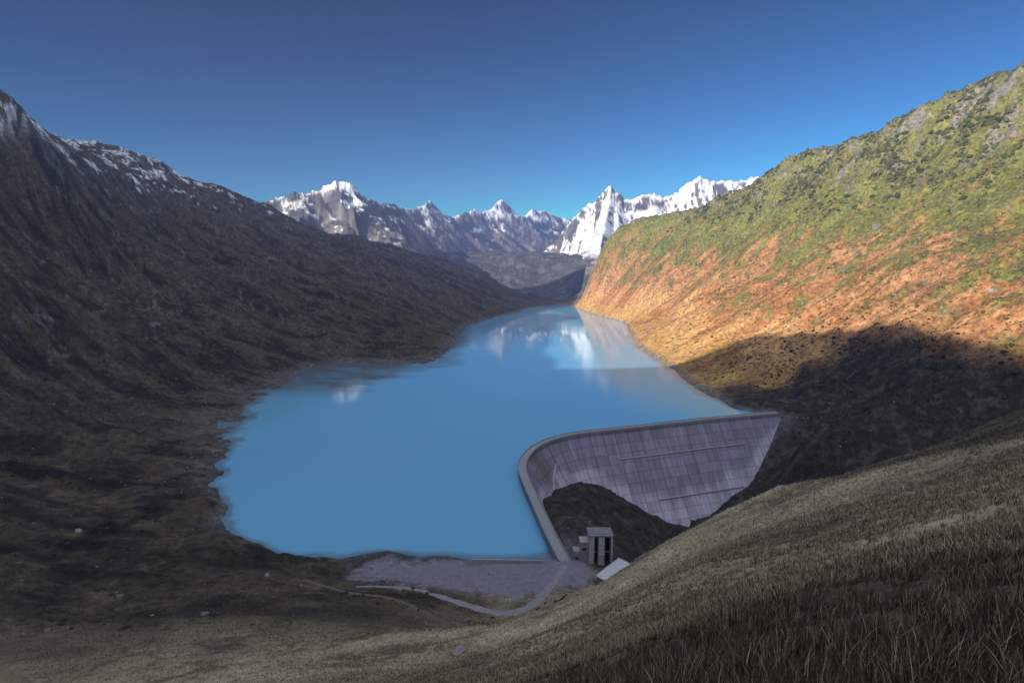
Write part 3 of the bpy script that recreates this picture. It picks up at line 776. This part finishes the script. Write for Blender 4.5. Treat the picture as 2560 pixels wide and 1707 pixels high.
# ------------------------------------------------------------------ low building with a pale roof, half sunk in the slope
zr_ = 2.2
A_ = np.array(pz(1489, 1438, zr_)); B_ = np.array(pz(1547, 1394, zr_)); C_ = np.array(pz(1588, 1414, zr_)); D4 = A_ + C_ - B_
hut = bpy.data.objects.new("low_building", None); C.objects.link(hut)
ctr = (A_ + C_) / 2; hut.location = (ctr[0], ctr[1], -5.0)
tag(hut, "low building with a wide pale flat roof set into the slope below the concrete openings", "building")
def prism(name, corners, z0, z1, grow, mat):
    P = [ctr[:2] + (c[:2] - ctr[:2]) * grow for c in corners]
    V_ = [(p[0] - ctr[0], p[1] - ctr[1], z0 + 5.0) for p in P] + [(p[0] - ctr[0], p[1] - ctr[1], z1 + 5.0) for p in P]
    return mesh_obj(name, V_, [(0, 1, 2, 3)[::-1], (4, 5, 6, 7), (0, 1, 5, 4), (1, 2, 6, 5), (2, 3, 7, 6), (3, 0, 4, 7)], mat, hut, smooth=False)
prism("wall", [A_, B_, C_, D4], -5.0, zr_ - 0.35, 0.94, M_conc_dk)
rf = prism("roof", [A_, B_, C_, D4], zr_ - 0.35, zr_, 1.0, M_roof)
ev = prism("roof_edge", [A_, B_, C_, D4], zr_ - 0.5, zr_ + 0.14, 1.012, M_steel)
# the edge is a rim: open it in the middle
import bmesh
bm = bmesh.new(); bm.from_mesh(ev.data); bm.faces.ensure_lookup_table()
bmesh.ops.delete(bm, geom=[bm.faces[0], bm.faces[1]], context='FACES_ONLY'); bm.to_mesh(ev.data); bm.free()
md = ev.modifiers.new("solid", 'SOLIDIFY'); md.thickness = 0.3; md.offset = -1
dvec = (B_ - A_)[:2]; ang = math.atan2(dvec[1], dvec[0])
mid = (A_ + B_) / 2 - ctr
boxes("door", [((mid[0] * 0.97, mid[1] * 0.97, 2.6), (2.2, 0.3, 3.2), ang)], M_dark, hut)

# ------------------------------------------------------------------ lamp mast and railing posts at the dam end
mp_ = pz(1436, 1372, 0.0)
mast = mesh_obj("lamp_mast", *(lambda V_, F: (V_, F))(*(lambda V_, F: (box_bm(V_, F, (0, 0, -0.5), (0.35, 0.35, 0.9)), box_bm(V_, F, (0, 0, 0.4), (0.16, 0.16, 6.4)), (V_, F))[-1])([], [])), M_steel, smooth=False)
mast.location = mp_
tag(mast, "thin grey lamp mast standing at the near end of the dam crest", "lamp post")
boxes("lamp_head", [((0.45, 0, 6.65), (1.1, 0.3, 0.16), 0)], M_steel, mast)

# ------------------------------------------------------------------ low wall along the water beside the dam end
w0 = np.array(pz(1180, 1404, -1.5)); w1 = np.array(pz(1358, 1404, -0.6)); wl = float(np.hypot(*(w1 - w0)[:2])); wa = math.atan2(*(w1 - w0)[1::-1])
wall = boxes("shore_wall", [((0, 0, -6.0), (wl, 0.6, 6.2), 0)], M_par); wall.location = ((w0[0] + w1[0]) / 2, (w0[1] + w1[1]) / 2, 0); wall.rotation_euler = (0, 0, wa)
tag(wall, "low concrete wall along the lake edge left of the dam end", "wall", kind="thing")
boxes("coping", [((0, 0, 0.2), (wl + 0.3, 0.9, 0.18), 0)], M_ledge, wall)

# ------------------------------------------------------------------ boulders
M_rock = plain("grey_granite", (0.19, 0.18, 0.17), 0.9, 0, 0.35, 1.2)
import itertools
def ico():
    import bmesh as _b
    bm = _b.new(); _b.ops.create_icosphere(bm, subdivisions=3, radius=1.0)
    v = np.array([p.co[:] for p in bm.verts]); f = [tuple(q.index for q in p.verts) for p in bm.faces]; bm.free(); return v, f
IV, IF = ico()
M_pale = plain("pale_granite", (0.30, 0.285, 0.27), 0.9, 0, 0.3, 1.2)
def boulder(px, py, size, flatn, seed, label):
    p = hit(px, py)
    v = IV.copy()
    k = np.abs(v).max(axis=1)[:, None]; v = v * (0.65 + 0.35 / k)       # blocky
    nn = fbm(v[:, 0] * 1.3 + seed, v[:, 1] * 1.3 + v[:, 2] * 1.7, 4, seed)
    v = v * (1 + 0.22 * nn)[:, None]
    v[:, 2] = np.minimum(v[:, 2], 0.85 + 0.25 * v[:, 0])
    v = v * np.array([size, size * 0.72, size * flatn]) / 2
    a = seed * 1.3; ca, sa = math.cos(a * 0.25), math.sin(a * 0.25)
    v = np.stack([v[:, 0] * ca - v[:, 1] * sa, v[:, 0] * sa + v[:, 1] * ca, v[:, 2]], 1)
    o = mesh_obj("boulder", v, IF, M_pale if "pale" in label or "light" in label else M_rock, smooth=False); o.location = (p[0], p[1], p[2] + size * flatn * 0.02)
    tag(o, label, "boulder")
for args in [
    (1150, 1634, 4.6, 0.6, 3, "flat pale boulder lying alone in the grass at the bottom of the picture"),
    (668, 1441, 3.2, 0.7, 5, "small light boulder on the bank just above the dark hollow left of the track"),
    (196, 1330, 4.6, 0.9, 8, "light boulder on the dark left bank well below the shoreline"),
    (512, 1537, 3.4, 0.8, 12, "long low boulder beside a dark hollow at the lower left"),
    (300, 1492, 3.4, 0.8, 14, "flat boulder in the dark heath at the lower left"),
    (120, 1578, 3.2, 0.8, 17, "low grey slab near the bottom left corner"),
    (2192, 572, 16.0, 1.1, 19, "upright grey crag standing out of the upper sunlit slope"),
    (1530, 905 - 95, 10.0, 0.5, 23, "rock on the sunlit shore at the water line below the golden grass"),
    (1815, 1140 - 120, 6.0, 0.7, 27, "boulder in the shade just above the far end of the dam"),
    (2480, 730, 9.0, 0.7, 29, "pale block among shrubs at the right edge of the sunlit slope"),
    (2300, 600, 8.0, 0.8, 31, "grey block in the green upper part of the sunlit slope"),
    (1045, 1362, 9.0, 0.6, 37, "dark rock at the tip of the little spit on the near shore"),
]: boulder(*args)

# ------------------------------------------------------------------ scattered plants and stones (far too many to count)
def scatter(name, pos, size, col, mat, label, cat, template, squash=(0.7, 1.0), tilt=0.0):
    tv, tf = template
    m_ = len(pos); a = RNG.uniform(0, 2 * math.pi, m_); ca, sa = np.cos(a)[:, None], np.sin(a)[:, None]
    jit = 1 + RNG.uniform(-0.35, 0.35, (m_, len(tv)))
    v = tv[None] * jit[..., None]
    sc = size[:, None]; sq = RNG.uniform(squash[0], squash[1], m_)[:, None]
    x = (v[..., 0] * ca - v[..., 1] * sa) * sc; y = (v[..., 0] * sa + v[..., 1] * ca) * sc; z = v[..., 2] * sc * sq
    P = np.stack([x + pos[:, 0:1], y + pos[:, 1:2], z + pos[:, 2:3]], -1).reshape(-1, 3)
    F = (np.asarray(tf)[None] + (np.arange(m_) * len(tv))[:, None, None]).reshape(-1, len(tf[0]))
    cc = np.repeat(col, len(tv), axis=0)
    o = mesh_obj(name, P, F, mat, smooth=False, col=cc)
    tag(o, label, cat, kind="stuff"); return o
def attr_mat(name, rough=0.9):
    m, nt, b = new_mat(name)
    at = N(nt, "ShaderNodeAttribute", attribute_name="Col"); nt.links.new(at.outputs["Color"], b.inputs["Base Color"]); b.inputs["Roughness"].default_value = rough
    return m
M_leaf = attr_mat("shrub_leaves"); M_stone = attr_mat("loose_stone"); M_grass = attr_mat("grass_blades", 0.7)
import bmesh as _bm
_b = _bm.new(); _bm.ops.create_icosphere(_b, subdivisions=1, radius=1.0)
ICO1 = (np.array([p.co[:] for p in _b.verts]), np.array([[q.index for q in p.verts] for p in _b.faces])); _b.free()

def area_points(n_, xr, yr, dens):
    x = RNG.uniform(xr[0], xr[1], n_); y = RNG.uniform(yr[0], yr[1], n_)
    m_ = np.abs(x / np.maximum(y, 1)) < 0.95; x, y = x[m_], y[m_]
    z, reg, ds = height(x, y, True)
    k = RNG.uniform(0, 1, len(x)) < dens(x, y, z, reg)
    return np.stack([x, y, z], 1)[k]
def clump(x, y, sc, seed): return smoothstep(-0.15, 0.45, fbm(x / sc, y / sc, 3, seed))

P = area_points(60000, (230, 1250), (560, 2350), lambda x, y, z, r: (r == 2) * (z > 6) * (0.12 + 0.88 * clump(x, y, 60, 301) * smoothstep(20, 170, z)))
hh = np.clip(P[:, 2] / 420, 0, 1); t = RNG.uniform(0, 1, len(P))
col = np.where((t + hh * 0.5 > 0.75)[:, None], np.array([[0.10, 0.105, 0.03]]), np.array([[0.17, 0.085, 0.035]])) * RNG.uniform(0.6, 1.5, len(P))[:, None]
col = np.where(((P[:, 1] < 960) & (P[:, 2] < 100))[:, None], col * 0.25 + 0.008, col)  # shrubs at the shaded foot darkened, the shade painted into their colour
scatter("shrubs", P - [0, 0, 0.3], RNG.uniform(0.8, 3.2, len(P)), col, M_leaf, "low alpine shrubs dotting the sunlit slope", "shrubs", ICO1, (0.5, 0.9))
P = area_points(60000, (500, 1300), (900, 2100), lambda x, y, z, r: (r == 2) * smoothstep(230, 380, z) * clump(x, y, 55, 305))
col = np.array([[0.055, 0.062, 0.022]]) * RNG.uniform(0.5, 1.7, len(P))[:, None]
scatter("bushes", P - [0, 0, 0.2], 1.2 + 5.5 * RNG.uniform(0, 1, len(P)) ** 2.2, col, M_leaf, "dark bushes along the top of the sunlit slope", "bushes", ICO1, (0.6, 1.0))
P = area_points(60000, (-1250, 150), (230, 2400), lambda x, y, z, r: (r != 2) * (z > 2) * (0.08 + 0.92 * clump(x, y, 45, 311)))
col = np.array([[0.04, 0.033, 0.019]]) * RNG.uniform(0.5, 2.2, len(P))[:, None]
scatter("heather", P - [0, 0, 0.25], RNG.uniform(0.5, 1.9, len(P)), col, M_leaf, "dark heather and dwarf shrubs on the shaded slope", "heather", ICO1, (0.45, 0.8))
P = area_points(60000, (60, 700), (220, 1000), lambda x, y, z, r: (z < 250) * (poly_dist(x, y, CR)[0] > 12) * (0.1 + 0.8 * clump(x, y, 40, 313)) * ((z > 0) | (y < 640)))
col = np.array([[0.032, 0.027, 0.016]]) * RNG.uniform(0.5, 2.0, len(P))[:, None]
scatter("heather", P - [0, 0, 0.25], RNG.uniform(0.4, 1.4, len(P)), col, M_leaf, "dark heather covering the shaded gorge below the dam", "heather", ICO1, (0.45, 0.8))
P = area_points(90000, (-1200, 1200), (250, 2300), lambda x, y, z, r: (z > ZW + 0.3) * (poly_dist(x, y, CR)[0] > 12) * (0.05 + 0.5 * clump(x, y, 30, 321) * smoothstep(150, 420, z) + 0.5 * (x < 0) * clump(x, y, 70, 323) * clump(x, y, 18, 324) + 0.35 * (z < 1.5) * (z > ZW)))
col = np.array([[0.20, 0.19, 0.175]]) * RNG.uniform(0.6, 1.5, len(P))[:, None]
scatter("loose_stones", P - [0, 0, 0.15], RNG.uniform(0.35, 1.1, len(P)) * (0.6 + P[:, 1] / 1100), col, M_stone, "grey stones strewn over the slopes and the bare shore", "stones", ICO1, (0.5, 0.9))

# ------------------------------------------------------------------ grass
def grass(name, px_, py_, h_, w_, blades, lean, cols, label):
    """tufts at px_, py_: each a fan of tapering bent blades"""
    pz_ = height(px_, py_)
    k = len(px_)
    B = k * blades
    bx_ = np.repeat(px_, blades); by_ = np.repeat(py_, blades); bz_ = np.repeat(pz_, blades)
    hh = np.repeat(h_, blades) * RNG.uniform(0.45, 1.15, B); ww = np.repeat(w_, blades) * RNG.uniform(0.6, 1.3, B)
    a = RNG.uniform(0, 2 * math.pi, B); sp = np.repeat(h_, blades) * 0.32 * np.sqrt(RNG.uniform(0, 1, B))
    bx_ = bx_ + np.cos(a) * sp; by_ = by_ + np.sin(a) * sp
    ln = RNG.uniform(0.05, lean, B)
    dx, dy = np.cos(a), np.sin(a)
    f = RNG.uniform(0, math.pi, B); wx, wy = np.cos(f), np.sin(f)
    P = np.zeros((B, 7, 3))
    for j, (t_, wf) in enumerate(((0, 1.0), (0.4, 0.85), (0.75, 0.5))):
        cx = bx_ + dx * hh * ln * t_ ** 2 + 0.10 * hh * t_ ** 2; cy = by_ + dy * hh * ln * t_ ** 2
        cz = bz_ - 0.04 + hh * t_ * (1 - 0.35 * ln * t_)
        P[:, 2 * j] = np.stack([cx - wx * ww * wf / 2, cy - wy * ww * wf / 2, cz], -1)
        P[:, 2 * j + 1] = np.stack([cx + wx * ww * wf / 2, cy + wy * ww * wf / 2, cz], -1)
    P[:, 6] = np.stack([bx_ + dx * hh * ln + 0.10 * hh, by_ + dy * hh * ln, bz_ - 0.04 + hh * (1 - 0.35 * ln)], -1)
    T_ = np.array([[0, 1, 3], [0, 3, 2], [2, 3, 5], [2, 5, 4], [4, 5, 6]])
    F = (T_[None] + (np.arange(B) * 7)[:, None, None]).reshape(-1, 3)
    ci = RNG.choice(len(cols), B, p=[c[1] for c in cols]); cc = np.array([c[0] for c in cols])[ci] * RNG.uniform(0.7, 1.35, B)[:, None]
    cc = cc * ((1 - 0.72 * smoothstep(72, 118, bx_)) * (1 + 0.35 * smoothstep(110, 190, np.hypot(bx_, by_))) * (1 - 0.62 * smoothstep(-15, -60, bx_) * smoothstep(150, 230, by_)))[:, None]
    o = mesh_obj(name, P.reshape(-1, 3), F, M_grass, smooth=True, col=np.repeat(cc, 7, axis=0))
    tag(o, label, "grass", kind="stuff")
def polar(n_, r0, r1, a0=-44, a1=50, pw=1.0):
    u = RNG.uniform(0, 1, n_); r = r0 * (r1 / r0) ** (u ** pw); a = np.radians(RNG.uniform(a0, a1, n_))
    return np.sin(a) * r, np.cos(a) * r, r
x, y, r = polar(20000, 2.2, 34)
k = RNG.uniform(0, 1, len(x)) < 0.45 + 0.55 * clump(x, y, 5.0, 401); x, y, r = x[k], y[k], r[k]
grass("tall_grass", x, y, RNG.uniform(0.22, 0.5, len(x)), 0.006 + 0.0005 * r, 18, 0.7,
      [((0.035, 0.03, 0.016), 0.46), ((0.08, 0.066, 0.035), 0.28), ((0.28, 0.23, 0.14), 0.19), ((0.45, 0.39, 0.27), 0.07)], "tall dry grass tufts in the near right foreground")
x, y, r = polar(72000, 20, 130)
k = RNG.uniform(0, 1, len(x)) < 0.3 + 0.7 * clump(x, y, 14.0, 411); x, y, r = x[k], y[k], r[k]
grass("grass_tussocks", x, y, RNG.uniform(0.22, 0.5, len(x)) + 0.002 * r, 0.012 + 0.0007 * r, 9, 0.9,
      [((0.07, 0.058, 0.033), 0.30), ((0.26, 0.215, 0.13), 0.35), ((0.47, 0.40, 0.27), 0.35)], "tussocks of straw coloured grass down the near hillside")
x, y, r = polar(36000, 90, 330, -42, 42)
grass("short_grass", x, y, RNG.uniform(0.4, 0.9, len(x)), 0.03 + 0.0007 * r, 5, 1.0,
      [((0.12, 0.10, 0.06), 0.25), ((0.34, 0.28, 0.175), 0.4), ((0.50, 0.43, 0.30), 0.35)], "short pale grass over the lower hillside and the spur")

# ------------------------------------------------------------------ air
hm = bpy.data.materials.new("valley_air"); hm.use_nodes = True; hn = hm.node_tree; hn.nodes.clear()
ho = hn.nodes.new("ShaderNodeOutputMaterial"); hv = hn.nodes.new("ShaderNodeVolumePrincipled")
hv.inputs["Color"].default_value = (0.31, 0.45, 1.0, 1); hv.inputs["Density"].default_value = 8.5e-5
hv.inputs["Anisotropy"].default_value = 0.0
hn.links.new(hv.outputs[0], ho.inputs["Volume"])
zlo = float(Z.min()) - 1.0; zhi = float(Z.max()) + 8.0
bx = [(x, y, z) for z in (zlo, zhi) for x, y in ((-8900, -8900), (8900, -8900), (8900, 8900), (-8900, 8900))]
o = mesh_obj("haze", bx, [(3, 2, 1, 0), (4, 5, 6, 7), (0, 1, 5, 4), (1, 2, 6, 5), (2, 3, 7, 6), (3, 0, 4, 7)], hm, smooth=False)
tag(o, "thin blue haze filling the valley and veiling the far peaks", "haze", kind="stuff")
print("verts", len(X), "ctl", n)
